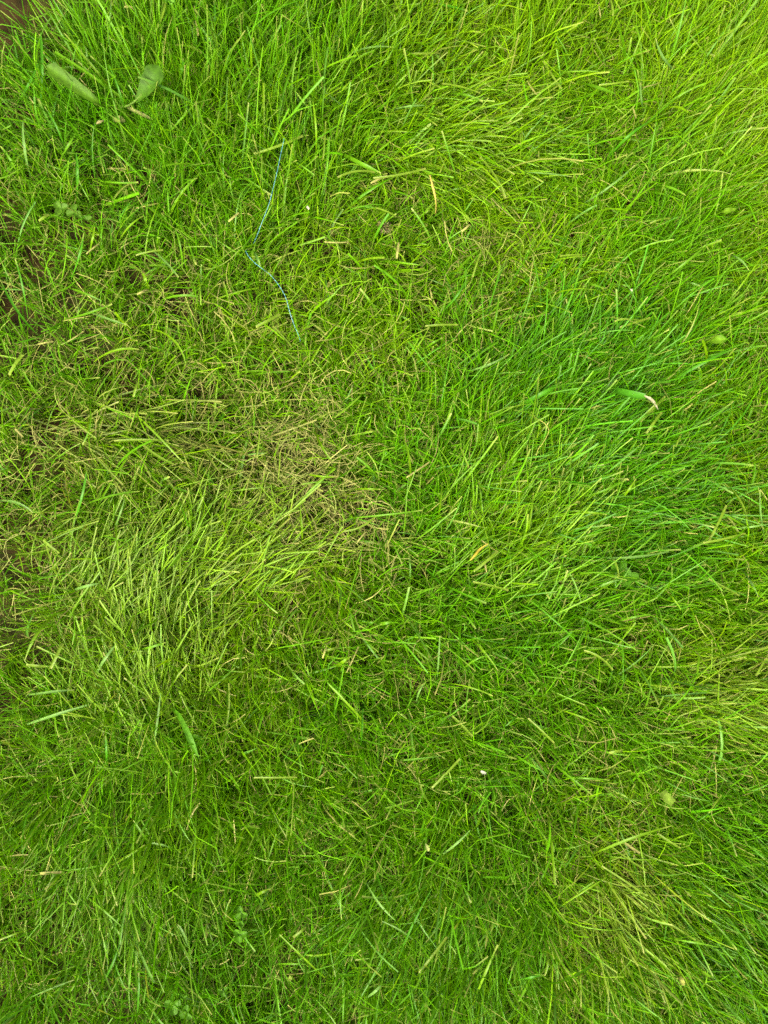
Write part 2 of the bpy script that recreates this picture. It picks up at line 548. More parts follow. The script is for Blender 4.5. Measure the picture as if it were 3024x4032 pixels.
# ---- long tufts swept over to one side
SWEPT = [  # source x, y | spread x, y | lean from, to (deg, along y) | blades | tint
    (520, 2330, 150, 120, 40, 62, 800, (.118, .215, .014)), (600, 2720, 130, 170, 85, 112, 1100, (.112, .215, .010)),
    (840, 2230, 170, 90, 30, 55, 700, (.112, .215, .006)), (2060, 2080, 170, 200, 70, 40, 1500, (.088, .205, .002)),
    (2330, 1900, 240, 160, 25, 15, 1200, (.044, .168, .001)), (1760, 520, 180, 110, 5, -25, 1000, (.100, .215, .002)),
    (2860, 2720, 170, 80, 10, -10, 650, (.118, .208, .008)), (2400, 3560, 110, 140, -50, -70, 500, (.122, .205, .009)),
    (2840, 350, 170, 260, 60, 38, 1500, (.105, .220, .002)), (480, 1720, 200, 70, -5, -35, 220, (.125, .175, .022)),
    (550, 3250, 180, 200, 262, 275, 900, (.075, .185, .003)), (1750, 3600, 200, 220, 240, 255, 900, (.060, .180, .003)),
    (2850, 3650, 190, 260, -35, -45, 1200, (.050, .165, .002)), (1200, 200, 260, 180, 85, 60, 1100, (.070, .190, .002)),
    (2250, 1500, 220, 120, 55, 40, 800, (.044, .168, .001))]
def make_swept():
    X, Y, A, Cc = [], [], [], []
    for (px, py, sx, sy, a0, a1, n, c) in SWEPT:
        gx = px + rng.normal(0, sx, n); gy = py + rng.normal(0, sy, n)
        t = np.clip((gy - py + sy) / (2 * sy), 0, 1)
        p = [at(u, v, .0) for u, v in zip(gx, gy)]
        X += [q.x for q in p]; Y += [q.y for q in p]
        A.append(np.radians(a0 + (a1 - a0) * t) + rng.normal(0, .40, n))
        Cc.append(np.array(c) * rng.lognormal(0, .17, (n, 1)) * (1 + rng.normal(0, .06, (n, 3))))
    x = np.array(X); y = np.array(Y); az = np.concatenate(A); c = np.abs(np.concatenate(Cc))
    n = len(x)
    L = rng.uniform(42, 88, n) * MM
    w = rng.uniform(.8, 1.9, n) * MM
    V, Q, C = blades(x, y, az, L, w, np.clip(rng.normal(.95, .18, n), .3, 1.4), np.clip(rng.normal(1.15, .25, n), .3, 1.9), rng.normal(0, .22, n), c,
                     rows=6, fold=True, tip='mixed', tipc=STRAW, basec=np.array((.110, .160, .020)), power=.9)
    me = make_mesh('swept_grass', V, Q, 4, C)
    link('swept_grass', me, M_BROAD, kind='stuff', label='longer grass swept over to one side in soft tufts', cat='grass')
make_swept()

# ---- mown clippings scattered on and in the sward
def make_clippings(n=1300):
    x, y = sample_ground(n, BX, BY, False, 51)
    f = field(x, y)
    az = rng.uniform(0, 2 * np.pi, n)
    L = rng.uniform(8, 34, n) * MM
    w = rng.uniform(.7, 1.8, n) * MM
    c = hue_color(f[0] + rng.normal(.18, .15, n)) * .8 + np.array((.150, .22, .035)) * .2
    dry = rng.random(n) < .12
    c[dry] = STRAW * rng.uniform(.8, 1.3, (dry.sum(), 1))
    V, Q, C = blades(x, y, az, L, w, rng.normal(0, .22, n), rng.normal(0, .25, n), rng.normal(0, .3, n), c, rows=4, fold=True,
                     tip='cut', tipc=STRAW * 1.2, z0=rng.uniform(.010, .034, n))
    me = make_mesh('grass_clippings', V, Q, 4, C)
    link('grass_clippings', me, M_BROAD, kind='stuff', label='short mown clippings scattered through the lawn', cat='clippings')
make_clippings()

# ---- the lawn going on outside the picture
def make_outer(n=130000):
    r = np.random.default_rng(61)
    x = r.uniform(-1.75, 1.75, int(n * 1.35)); y = r.uniform(-1.75, 1.75, int(n * 1.35))
    k = ((np.abs(x) > BX - .03) | (np.abs(y) > BY - .03)) & (np.hypot(x, y) < 1.85)
    x, y = x[k][:n], y[k][:n]
    m = len(x)
    f = field(x, y)
    az = np.arctan2(f[5] + rng.normal(0, .5, m), f[4] + rng.normal(0, .5, m))
    L = rng.uniform(35, 90, m) * MM
    w = rng.uniform(2.0, 4.0, m) * MM
    c = hue_color(.35 + .25 * noise2(x, y, 6, 4) + rng.normal(0, .15, m)) * rng.lognormal(0, .2, m)[:, None]
    V, Q, C = blades(x, y, az, L, w, np.clip(rng.normal(.85, .3, m), .1, 1.4), np.abs(rng.normal(.8, .4, m)), rng.normal(0, .3, m), c,
                     rows=3, tip='mixed', tipc=STRAW, basec=np.array((.115, .155, .018)))
    me = make_mesh('surrounding_grass', V, Q, 4, C)
    link('surrounding_grass', me, M_GRASS, kind='stuff', label='green lawn going on around the photographed patch', cat='grass')
make_outer()

# ------------------------------------------------------------------ blades one can pick out
# kinds: colour, material, label, name, category, group
KIND = {
    'g': ((.072, .190, .003), M_BROAD, 'long broad mid green grass blade arching over the finer lawn', 'grass_leaf', 'grass blade', 'broad mid green blades'),
    'y': ((.098, .205, .002), M_BROAD, 'long yellowish green grass blade catching the light over the lawn', 'grass_leaf', 'grass blade', 'yellowish green blades'),
    'e': ((.042, .165, .003), M_BROAD, 'deep emerald broad grass blade standing over paler grass', 'grass_leaf', 'grass blade', 'deep emerald blades'),
    'b': ((.100, .210, .036), M_BROAD, 'bluish pale green grass blade with sky sheen put into its tint', 'grass_leaf', 'grass blade', 'silvery bluish blades'),  # the sky's sheen is painted into this bluish tint
    'p': ((.112, .195, .010), M_BROAD, 'pale green square cut clipping lying on the lawn', 'grass_clipping', 'clipping', 'pale green clippings'),
    's': ((.195, .200, .050), M_DRY, 'straw coloured dry clipping lying on the green lawn', 'straw_clipping', 'clipping', 'straw coloured clippings'),
}
HERO = [
    # x0, y0, x1, y1, bow px, width px, kind   (root or lower end first)
    (470, 392, 252, 130, 6, 13, 'y'), (120, 690, 90, 478, -6, 15, 'b'), (160, 420, 160, 130, 8, 16, 'e'),
    (640, 555, 768, 410, -4, 12, 'g'), (430, 160, 438, 0, 2, 10, 'b'), (610, 125, 652, 8, 6, 13, 'p'),
    (780, 140, 764, 22, 0, 11, 's'), (385, 712, 545, 718, 4, 10, 'g'), (80, 705, 2, 575, 8, 14, 'g'),
    (345, 265, 338, 190, 2, 9, 'b'), (260, 600, 175, 420, 8, 11, 'e'), (845, 150, 842, 0, 4, 14, 'e'),
    (700, 330, 720, 230, 6, 16, 'e'), (490, 28, 530, 40, -6, 12, 's'), (690, 180, 795, 212, -10, 14, 'p'),
    (60, 420, 150, 250, 10, 16, 'e'), (230, 640, 300, 520, 0, 12, 'g'), (305, 770, 300, 600, 4, 16, 'e'),
    (500, 470, 430, 260, 4, 10, 'e'), (830, 560, 790, 480, 0, 9, 'g'),
    (1540, 48, 1602, 8, 0, 15, 'p'), (1338, 235, 1548, 186, -18, 10, 'b'), (1610, 213, 1732, 209, 0, 11, 'p'),
    (1435, 470, 1250, 332, -6, 9, 'b'), (1535, 436, 1672, 415, -6, 11, 'b'), (1668, 392, 1757, 250, 4, 10, 'p'),
    (1320, 405, 1385, 316, -4, 14, 'y'), (1000, 606, 1192, 534, 2, 13, 'p'), (1345, 605, 1500, 682, 0, 21, 'g'),
    (1330, 700, 1475, 680, -14, 13, 'p'), (1460, 722, 1526, 690, 0, 11, 's'), (1470, 702, 1676, 664, 4, 11, 'p'),
    (1272, 628, 1282, 478, 0, 8, 'p'), (1660, 18, 1842, 46, -10, 17, 'e'), (1245, 610, 1232, 400, 6, 11, 'y'),
    (1180, 400, 1130, 700, 0, 12, 'g'), (1760, 370, 1900, 400, -8, 14, 'g'), (1890, 620, 1990, 780, -12, 11, 'p'),
    (1030, 300, 1110, 420, -20, 12, 'g'), (1740, 330, 1890, 368, -8, 11, 'p'),
    (2365, 72, 2356, 8, 0, 9, 's'), (2412, 62, 2400, -5, 4, 12, 'p'), (2710, 132, 2812, 54, 2, 13, 'p'),
    (2690, 300, 2582, 150, -24, 13, 'b'), (2270, 322, 2425, 370, 0, 19, 'g'), (2358, 336, 2476, 321, 0, 10, 'p'),
    (2540, 468, 2522, 325, -8, 11, 'b'), (2530, 346, 2606, 325, 0, 8, 's'), (2182, 98, 2078, 18, -4, 9, 'y'),
    (2504, 466, 2492, 424, 0, 9, 's'), (2024, 676, 2252, 696, -6, 9, 'b'), (2140, 240, 2210, 350, 4, 11, 'p'),
    (2300, 800, 2500, 650, 6, 10, 'b'), (2400, 620, 2555, 480, -8, 14, 'e'), (2560, 730, 2700, 770, -10, 13, 'g'),
    (2100, 250, 2275, 305, -6, 10, 'y'), (2600, 1110, 2790, 960, 4, 12, 'g'), (2740, 700, 2960, 560, 8, 12, 'y'),
    (154, 872, 192, 846, 0, 17, 'p'), (352, 1002, 372, 892, 0, 12, 'y'), (268, 1256, 442, 1198, 4, 13, 'g'),
    (360, 1232, 497, 1279, 2, 11, 'b'), (590, 980, 702, 1092, -4, 10, 'b'), (535, 1006, 642, 985, -4, 9, 'p'),
    (600, 1296, 732, 1436, -30, 11, 'y'), (370, 1425, 548, 1376, -18, 12, 'y'), (92, 1398, 38, 1478, 6, 20, 'p'),
    (265, 1346, 330, 1304, 2, 8, 's'), (525, 1562, 541, 1503, 0, 12, 'p'), (540, 1160, 580, 1141, 0, 11, 's'),
    (900, 872, 940, 838, 0, 10, 's'), (588, 1135, 562, 1078, 0, 14, 'y'), (150, 1357, 212, 1346, 0, 8, 's'),
    (110, 1250, 60, 1020, 8, 11, 'e'), (130, 1300, 0, 1100, -14, 13, 'e'), (280, 1100, 330, 920, 6, 12, 'e'),
    (470, 950, 565, 850, -8, 12, 'y'), (640, 1180, 780, 1168, -8, 12, 'g'), (460, 900, 520, 790, -8, 10, 'e'),
    (275, 1135, 400, 1185, -6, 10, 'g'), (340, 1000, 390, 960, 0, 8, 's'), (720, 1060, 690, 900, 4, 9, 'g'),
    (1008, 1288, 1102, 1238, 2, 15, 'p'), (1075, 1286, 1146, 1366, 0, 10, 'p'), (1675, 1285, 1802, 1280, 0, 11, 'p'),
    (1562, 1018, 1570, 954, 0, 12, 's'), (1668, 1378, 1742, 1331, -4, 11, 'g'), (1838, 1462, 2005, 1394, 10, 12, 'b'),
    (1278, 953, 1372, 954, 2, 7, 's'), (1820, 912, 1850, 884, 0, 12, 's'), (1700, 1172, 1692, 1132, 0, 7, 's'),
    (1600, 1420, 1690, 1290, 4, 9, 'y'), (1930, 1340, 1965, 1160, 6, 12, 'g'), (1000, 990, 1025, 1048, 0, 14, 'b'),
    (1860, 1090, 1890, 1000, 0, 10, 'p'), (1740, 1230, 1840, 1090, 6, 12, 'e'), (1480, 820, 1560, 855, -4, 11, 'p'),
    (2205, 1010, 2302, 1004, 0, 12, 'p'), (2845, 1000, 2948, 1064, -16, 12, 'b'), (2290, 1110, 2376, 1136, -2, 9, 'g'),
    (2690, 1105, 2756, 1126, 0, 9, 'b'), (2880, 1240, 3002, 1214, 0, 12, 'p'), (2030, 1600, 2212, 1503, 6, 24, 'e'),
    (2560, 880, 2640, 860, -4, 9, 'p'), (2700, 1030, 2740, 900, 0, 10, 'g'), (2420, 1265, 2530, 1268, -8, 10, 'p'),
    (2060, 1180, 2250, 1232, -6, 7, 'y'), (2440, 1290, 2560, 1252, 0, 12, 'p'), (2500, 1500, 2560, 1360, 6, 12, 'e'),
    (2650, 1500, 2900, 1370, -10, 17, 'e'), (2620, 1560, 2520, 1660, 0, 14, 'p'),
    (450, 1736, 664, 1736, 0, 12, 'p'), (562, 1752, 692, 1832, 4, 13, 'p'), (355, 1600, 326, 1752, -14, 12, 'g'),
    (0, 1972, 128, 2018, -14, 12, 'b'), (295, 2322, 388, 2298, 0, 14, 'b'), (452, 2045, 467, 2242, 2, 9, 'y'),
    (170, 2128, 232, 2178, 0, 13, 'p'), (90, 1720, 60, 1690, 0, 10, 's'), (330, 1990, 550, 1935, -12, 11, 'g'),
    (500, 1600, 720, 1820, -6, 12, 'y'), (290, 2060, 340, 1860, 4, 12, 'e'), (450, 2080, 490, 1965, 6, 9, 'b'),
    (1205, 1866, 1322, 1878, 4, 10, 'y'), (1398, 1926, 1497, 1927, 0, 9, 'y'), (1813, 1762, 1844, 1838, 0, 9, 'p'),
    (1615, 1900, 1580, 1705, 10, 12, 'y'), (1350, 2092, 1482, 2030, 16, 10, 'p'), (1022, 1690, 1010, 1802, 0, 9, 'p'),
    (1862, 2292, 2002, 2326, 0, 12, 'p'), (1915, 2252, 1908, 2216, 0, 9, 's'), (1440, 2095, 1404, 2140, 0, 8, 's'),
    (1240, 1700, 1300, 1810, 4, 12, 'y'), (1190, 2150, 1180, 1990, 4, 10, 'y'), (1370, 2040, 1660, 2010, 4, 9, 'g'),
    (1865, 2250, 1960, 2170, 2, 14, 'p'), (1690, 1820, 1600, 1880, 0, 8, 's'), (1720, 2060, 1740, 1900, 4, 11, 'y'),
    (2545, 1706, 2606, 1624, 0, 13, 'p'), (2660, 1758, 2682, 1708, 0, 10, 'p'), (2850, 1905, 2942, 2068, -24, 13, 'p'),
    (3012, 2125, 2992, 1930, -6, 10, 'b'), (2880, 2082, 3024, 2064, 2, 10, 'b'), (2770, 2138, 2936, 2100, 0, 12, 'p'),
    (2340, 2196, 2635, 2172, 6, 13, 'b'), (2418, 2205, 2436, 2272, -4, 9, 'p'), (2920, 2242, 2986, 2352, -6, 12, 'b'),
    (2240, 2014, 2390, 2026, -2, 11, 'y'), (2440, 1975, 2505, 1885, 0, 11, 'y'), (2790, 2280, 2912, 2347, 0, 10, 'p'),
    (2380, 1870, 2530, 1745, 4, 11, 'b'), (2340, 2320, 2440, 2284, -4, 11, 'b'), (2270, 1960, 2470, 1885, 8, 10, 'g'),
    (2860, 1990, 2790, 2130, 0, 13, 'p'), (2070, 2140, 2100, 1940, 4, 10, 'y'), (2610, 2320, 2680, 2400, -6, 9, 'y'),
    (225, 2415, 98, 2600, 18, 15, 'y'), (104, 2618, 182, 2625, 0, 13, 'p'), (108, 2737, 292, 2717, -4, 12, 'b'),
    (108, 2852, 342, 2778, 2, 14, 'b'), (375, 2662, 452, 2542, -4, 14, 'b'), (540, 2562, 652, 2530, 0, 12, 'g'),
    (200, 2632, 246, 2534, 0, 15, 'p'), (600, 2962, 632, 2730, 0, 11, 'b'), (885, 2890, 900, 2690, 4, 10, 'p'),
    (800, 2740, 925, 2630, 0, 10, 'g'), (420, 3020, 415, 2900, 4, 12, 'e'), (290, 2420, 285, 2540, -6, 13, 'g'),
    (1320, 2626, 1382, 2584, 0, 15, 'y'), (1488, 2458, 1542, 2450, 0, 19, 'g'), (1278, 2562, 1332, 2550, 0, 13, 'p'),
    (1365, 2648, 1412, 2546, 2, 7, 's'), (1722, 2665, 1732, 2504, 0, 9, 'b'), (1640, 2762, 1672, 2690, -6, 9, 'b'),
    (1700, 3102, 1812, 2988, 0, 12, 'p'), (1270, 2592, 1284, 2548, 0, 8, 's'), (1450, 2860, 1290, 2690, 0, 12, 'y'),
    (1820, 2640, 1940, 2580, -14, 9, 'g'), (1000, 3062, 1170, 3060, 4, 9, 'p'), (1780, 2820, 1860, 2900, 0, 13, 'p'),
    (1770, 2690, 1940, 2740, -4, 8, 'y'), (1840, 2500, 1960, 2640, -8, 10, 'y'), (1420, 2940, 1428, 2790, 2, 10, 'e'),
    (2080, 2828, 2182, 2926, 0, 10, 'p'), (2825, 2825, 2832, 2655, 0, 10, 'y'), (2975, 2660, 3022, 2576, 0, 14, 'p'),
    (2210, 3060, 2400, 3072, -4, 9, 'g'), (2840, 2830, 2960, 2930, -4, 13, 'p'), (2300, 2562, 2412, 2640, -14, 12, 'p'),
    (2190, 2790, 2350, 2850, -6, 9, 'y'), (2400, 2965, 2450, 2955, 0, 14, 'p'), (2180, 3010, 2330, 3130, -4, 11, 'g'),
    (2790, 3200, 2840, 3130, 0, 12, 'p'), (2420, 2450, 2560, 2420, -6, 11, 'g'), (2060, 2800, 1990, 2860, 0, 8, 'e'),
    (158, 3440, 242, 3436, 0, 13, 's'), (600, 3332, 525, 3230, -4, 12, 'g'), (692, 3345, 598, 3320, 4, 10, 'b'),
    (420, 3416, 570, 3326, 4, 12, 'y'), (108, 3932, 292, 3858, 0, 9, 'b'), (240, 3480, 300, 3560, -4, 9, 'g'),
    (430, 3800, 405, 3690, 0, 12, 'g'), (740, 3725, 700, 3640, 4, 12, 'b'), (540, 4000, 545, 3830, 4, 10, 'e'),
    (150, 3650, 0, 3700, 0, 10, 'y'), (400, 3880, 470, 3720, 4, 11, 'e'), (330, 3520, 480, 3650, -4, 11, 'g'),
    (1440, 3468, 1556, 3624, 6, 15, 'b'), (1730, 3372, 1852, 3268, 4, 11, 'b'), (1000, 3530, 1062, 3500, -4, 15, 'y'),
    (1650, 3720, 1505, 3628, 6, 9, 'b'), (1280, 3850, 1100, 3680, 0, 10, 'y'), (1090, 3795, 1205, 3797, -4, 9, 'g'),
    (1650, 3830, 1760, 3690, 0, 12, 'p'), (1860, 3960, 1960, 3720, -6, 12, 'y'), (1340, 3420, 1345, 3620, 4, 12, 'g'),
    (1440, 3930, 1500, 3880, 4, 14, 'b'), (1155, 3690, 1205, 3650, 0, 13, 'p'), (1560, 3800, 1700, 3500, -14, 11, 'e'),
    (2335, 3362, 2645, 3252, -8, 13, 'y'), (2590, 3282, 2682, 3340, 0, 11, 'p'), (2640, 3640, 2738, 3702, 0, 10, 'p'),
    (2370, 3410, 2545, 3528, -4, 10, 'p'), (2185, 3582, 2388, 3454, -4, 9, 'y'), (2210, 3602, 2145, 3500, 0, 9, 'y'),
    (2150, 3710, 2145, 3842, -8, 11, 'y'), (2460, 3320, 2520, 3360, 0, 12, 's'), (2620, 3320, 2730, 3280, -4, 9, 'y'),
    (2030, 3860, 2140, 3840, 0, 11, 'e'), (2600, 3690, 2830, 3730, -4, 10, 'g'), (2750, 3580, 2900, 3740, -6, 10, 'g'),
]

def ribbon(name, pts, widths, colors, mat, fold=.4, **kw):
    """one blade through 3-D points, V folded, with its own colours per row"""
    n = len(pts)
    V, C = [], []
    for i, p in enumerate(pts):
        t = (pts[min(n - 1, i + 1)] - pts[max(0, i - 1)]).normalized()
        roll = kw.get('roll', 0) + kw.get('twist', 0) * i / n
        s = t.cross(Vector((0, 0, 1)))
        s = s.normalized() if s.length > 1e-5 else Vector((1, 0, 0))
        nn = s.cross(t)
        s, nn = s * math.cos(roll) + nn * math.sin(roll), nn * math.cos(roll) - s * math.sin(roll)
        h = widths[i] / 2
        V += [p - s * h + nn * h * fold, p, p + s * h + nn * h * fold]
        c = np.array(colors[i])
        C += [c, c * 1.18, c * .96]
    F = []
    for i in range(n - 1):
        for j in (0, 1):
            a = i * 3 + j
            F += [a, a + 1, a + 4, a + 3]
    me = make_mesh(name, np.array([tuple(v) for v in V]), np.array(F), 4, np.array(C))
    return link(name, me, mat, kw.get('parent'), kw.get('label'), kw.get('cat'), kw.get('group'), kw.get('kind'))

# what each singled-out blade lies beside or on
NEAR = [(1120, 620, 'crossing behind the blue twine'), (1075, 1060, 'beside the lower bend of the blue twine'), (430, 430, 'near the weed with two spoon shaped leaves'),
        (1514, 902, 'near the dried flower head'), (1705, 750, 'near the golden dead stem'), (2130, 1740, 'near the curled yellow stem'),
        (2560, 1580, 'near the shrivelled whitish leaf end'), (2625, 3140, 'near the torn pale leaf piece'), (255, 850, 'near the greyish clover'),
        (2440, 2260, 'near the clover under crossing blades'), (950, 3650, 'near the round leaved clover'), (690, 3960, 'near the low crowded clover'),
        (730, 2880, 'near the bright lance shaped leaf'), (1885, 2180, 'near the orange withered tip'), (1684, 3336, 'near the triangular leaf scrap'),
        (1900, 3040, 'near the tiny white fleck'), (2684, 3862, 'near the curled yellow brown leaf'), (2820, 1340, 'near the wide half hidden leaf'),
        (2855, 830, 'near the stubby yellow green leaf'), (550, 1030, 'over the bare soil hollow'), (1150, 1850, 'on the large brown dry patch'),
        (450, 1700, 'on the flattened straw swirl'), (100, 2150, 'in thin dark grass over bare earth'), (820, 100, 'in the tall upright grass'),
        (1800, 350, 'on the flattened yellow green tuft'), (2850, 300, 'in the tall yellow green combed grass'), (1970, 1090, 'on the pale dry clippings patch'),
        (2400, 1280, 'beside the small dark hole'), (2300, 1550, 'in the emerald patch'), (2900, 2050, 'on the pale tangled grass'),
        (250, 2600, 'in sparse olive grass'), (1380, 2600, 'in vertical combed grass below the dry patch'), (1800, 2450, 'in the smaller emerald tuft'),
        (2860, 2720, 'by the flattened pale yellow tuft'), (2250, 2800, 'on even short mid green grass'), (2370, 3500, 'on the yellow dry tuft'),
        (2850, 3600, 'in dark grass combed aslant'), (250, 3450, 'in the dense long grass with straw pieces'), (500, 3780, 'in deep dark grass'),
        (1300, 3700, 'among long blades over dark gaps'), (1850, 3700, 'among long swept blades'), (1500, 1400, 'on short random grass'),
        (130, 1250, 'in dark thin grass'), (620, 1300, 'on olive tangled grass'), (2330, 480, 'on low tangled clippings'), (1300, 3050, 'in dark tangled grass')]

def long_label(k, x0, y0, x1, y1, bow, wpx):
    L = math.hypot(x1 - x0, y1 - y0)
    short = {'g': 'mid green', 'y': 'yellow green', 'e': 'deep emerald', 'b': 'silvery bluish green', 'p': 'pale green square cut', 's': 'straw coloured dry'}[k]
    noun = 'clipping' if k in 'ps' else 'grass blade'
    size = 'short' if L < 75 else ('long' if L > 170 else 'medium')
    shape = 'wide' if wpx >= 14 else ('thin' if wpx <= 9 else ('curved' if abs(bow) > 8 else 'straight'))
    cx, cy = (x0 + x1) / 2, (y0 + y1) / 2
    place = min(NEAR, key=lambda q: (q[0] - cx) ** 2 + (q[1] - cy) ** 2)[2]
    return f'{size} {shape} {short} {noun} {place}'

HR = random.Random(3)
for (x0, y0, x1, y1, bow, wpx, k) in HERO:
    c, mat, label, name, cat, group = KIND[k]
    lying = k in 'ps'
    L = math.hypot(x1 - x0, y1 - y0)
    nx, ny = -(y1 - y0) / L, (x1 - x0) / L
    label = long_label(k, x0, y0, x1, y1, bow, wpx)
    bow += HR.uniform(-.02, .02) * L
    rows = 8 if L > 60 else 5
    pts, ws, cs = [], [], []
    zt = HR.uniform(.036, .046)
    wob = HR.uniform(.85, 1.10)
    for i in range(rows):
        t = i / (rows - 1)
        b = 4 * t * (1 - t) * bow
        if lying:
            z = zt - .004 + .003 * math.sin(t * 3.1) + HR.uniform(-.0006, .0006)
        else:
            z = .016 + (zt + .004 - .016) * math.sin(min(1, t * 1.5) * 1.57) - .006 * max(0, t - .6)
        pts.append(at(x0 + (x1 - x0) * t + nx * b, y0 + (y1 - y0) * t + ny * b, z))
        if lying:
            prof = (.86, 1, 1, 1)[min(3, i)] if t < .9 else (.9 if HR.random() < .7 else .35)
        else:
            prof = .62 + .38 * math.sin(min(1, t * 2.4) * 1.57)
            if t > .55:
                prof *= 1 - ((t - .55) / .45) ** 1.8 * HR.choice((.25, .75, .85))
        ws.append(max(.0006, wpx * PXM * prof * .74))
        cc = np.array(c) * wob
        if not lying and t > .93 and HR.random() < .6:
            cc = cc * .4 + STRAW * .9
        if lying and t in (0, 1):
            cc = cc * .6 + STRAW * .5
        cs.append(cc)
    if not lying:                                        # the blade goes on down to its root
        d = (pts[0] - pts[1]).normalized()
        root = pts[0] + Vector((d.x, d.y, 0)) * .010
        root.z = float(ground_z(np.array(root.x), np.array(root.y)))
        pts.insert(0, root); ws.insert(0, ws[0] * .7); cs.insert(0, np.array((.17, .20, .05)))
    ribbon(name, pts, ws, cs, mat, fold=HR.uniform(.25, .55), roll=HR.uniform(-.35, .35), twist=HR.uniform(-.4, .4),
           label=label, cat=cat, group=group)

# ------------------------------------------------------------------ single plants and scraps
def tube(name, pts, rad, colors, mat, sides=6, **kw):
    n = len(pts)
    V, C, F = [], [], []
    for i, p in enumerate(pts):
        t = (pts[min(n - 1, i + 1)] - pts[max(0, i - 1)]).normalized()
        s = t.cross(Vector((0, 0, 1))); s = s.normalized() if s.length > 1e-5 else Vector((1, 0, 0))
        nn = s.cross(t)
        r = rad[i] if hasattr(rad, '__len__') else rad
        for j in range(sides):
            a = 2 * math.pi * j / sides
            V.append(tuple(p + s * (math.cos(a) * r) + nn * (math.sin(a) * r)))
            C.append(colors[i] if np.ndim(colors) == 2 else colors)
    for i in range(n - 1):
        for j in range(sides):
            F += [i * sides + j, i * sides + (j + 1) % sides, (i + 1) * sides + (j + 1) % sides, (i + 1) * sides + j]
    me = make_mesh(name, np.array(V), np.array(F), 4, np.array(C))
    return link(name, me, mat, kw.get('parent'), kw.get('label'), kw.get('cat'), kw.get('group'), kw.get('kind'))

def smooth_path(p, n):
    """Catmull-Rom through points"""
    p = [p[0] * 2 - p[1]] + list(p) + [p[-1] * 2 - p[-2]]
    out = []
    m = len(p) - 3
    for k in range(n):
        u = k / (n - 1) * m
        i = min(m - 1, int(u)); t = u - i
        a, b, c, d = p[i:i + 4]
        out.append(.5 * ((2 * b) + (c - a) * t + (2 * a - 5 * b + 4 * c - d) * t ** 2 + (3 * b - a - 3 * c + d) * t ** 3))
    return out

# the blue twine: two visible runs with a buried bend between them
TW = [(1122, 533, .052), (1106, 605, .053), (1088, 690, .052), (1060, 800, .051), (1030, 880, .046), (1008, 938, .034), (990, 972, .008),
      (969, 985, .030), (975, 1003, .034), (1000, 1032, .034), (1030, 1056, .038), (1062, 1080, .028), (1088, 1110, .031), (1112, 1145, .032),
      (1128, 1180, .032), (1140, 1225, .029), (1158, 1280, .025), (1175, 1318, .024), (1181, 1336, .030), (1183, 1345, .018)]
tp = smooth_path([at(*q) for q in TW], 150)
tc = []
for i in range(150):
    s = .5 + .5 * math.sin(i * 2.1)
    tc.append(np.array((.03, .18, .23)) * (1 - s) + np.array((.13, .34, .38)) * s)
tube('twine', tp, [0.00023 * (1 + .12 * math.sin(i * 2.1)) for i in range(150)], np.array(tc), M_TWINE,
     label='thin pale blue plastic twine curving over the grass', cat='twine')

# curled yellow stem and the straight straw stem
ys = smooth_path([at(2095, 1640, .02), at(2118, 1650, .044), at(2150, 1672, .048), at(2160, 1702, .049), (at(2135, 1748, .048)), at(2118, 1772, .044), at(2104, 1826, .030)], 30)
tube('dry_stem', ys, [.00034] * 30, np.array((.26, .27, .05)), M_DRY, label='thin curled yellow stem looping over the emerald grass', cat='stem')
ys = smooth_path([at(1693, 690, .046), at(1702, 725, .046), at(1712, 765, .044), at(1717, 800, .036), at(1716, 832, .020), at(1714, 845, .004)], 24)
tube('dry_stem', ys, [.0006 + .0006 * math.sin(min(1, i / 14) * 3.1) for i in range(24)], np.array((.36, .31, .06)), M_DRY,
     label='short straight golden yellow dead stem pointing up from the grass', cat='stem')

def leaf(name, mid, widths, color, mat, parent=None, rim=0.0, cup=.25, seed=1, **kw):
    """broad leaf: midrib polyline, half-widths; five points across so that it cups and shows a pale midrib"""
    r = random.Random(seed)
    n = len(mid)
    V, C, F = [], [], []
    acr = (-1, -.55, 0, .55, 1)
    for i, p in enumerate(mid):
        t = (mid[min(n - 1, i + 1)] - mid[max(0, i - 1)]).normalized()
        s = t.cross(Vector((0, 0, 1))).normalized()
        s = (s * math.cos(kw.get('roll', 0)) + s.cross(t) * math.sin(kw.get('roll', 0)))
        nn = s.cross(t)
        h = widths[i]
        for a in acr:
            w = h * (1 + r.uniform(-rim, rim) * (abs(a) == 1))
            V.append(tuple(p + s * (a * w) + nn * (abs(a) ** 1.5 * h * cup + r.uniform(-1, 1) * h * .05)))
            c = np.array(color) * (1.35 if a == 0 else 1) * r.uniform(.88, 1.12)
            C.append(c)
    for i in range(n - 1):
        for j in range(4):
            a = i * 5 + j
            F += [a, a + 1, a + 6, a + 5]
    me = make_mesh(name, np.array(V), np.array(F), 4, np.array(C))
    return link(name, me, mat, parent, kw.get('label'), kw.get('cat'), kw.get('group'), kw.get('kind'))

def under(root, p):
    return p - root.location

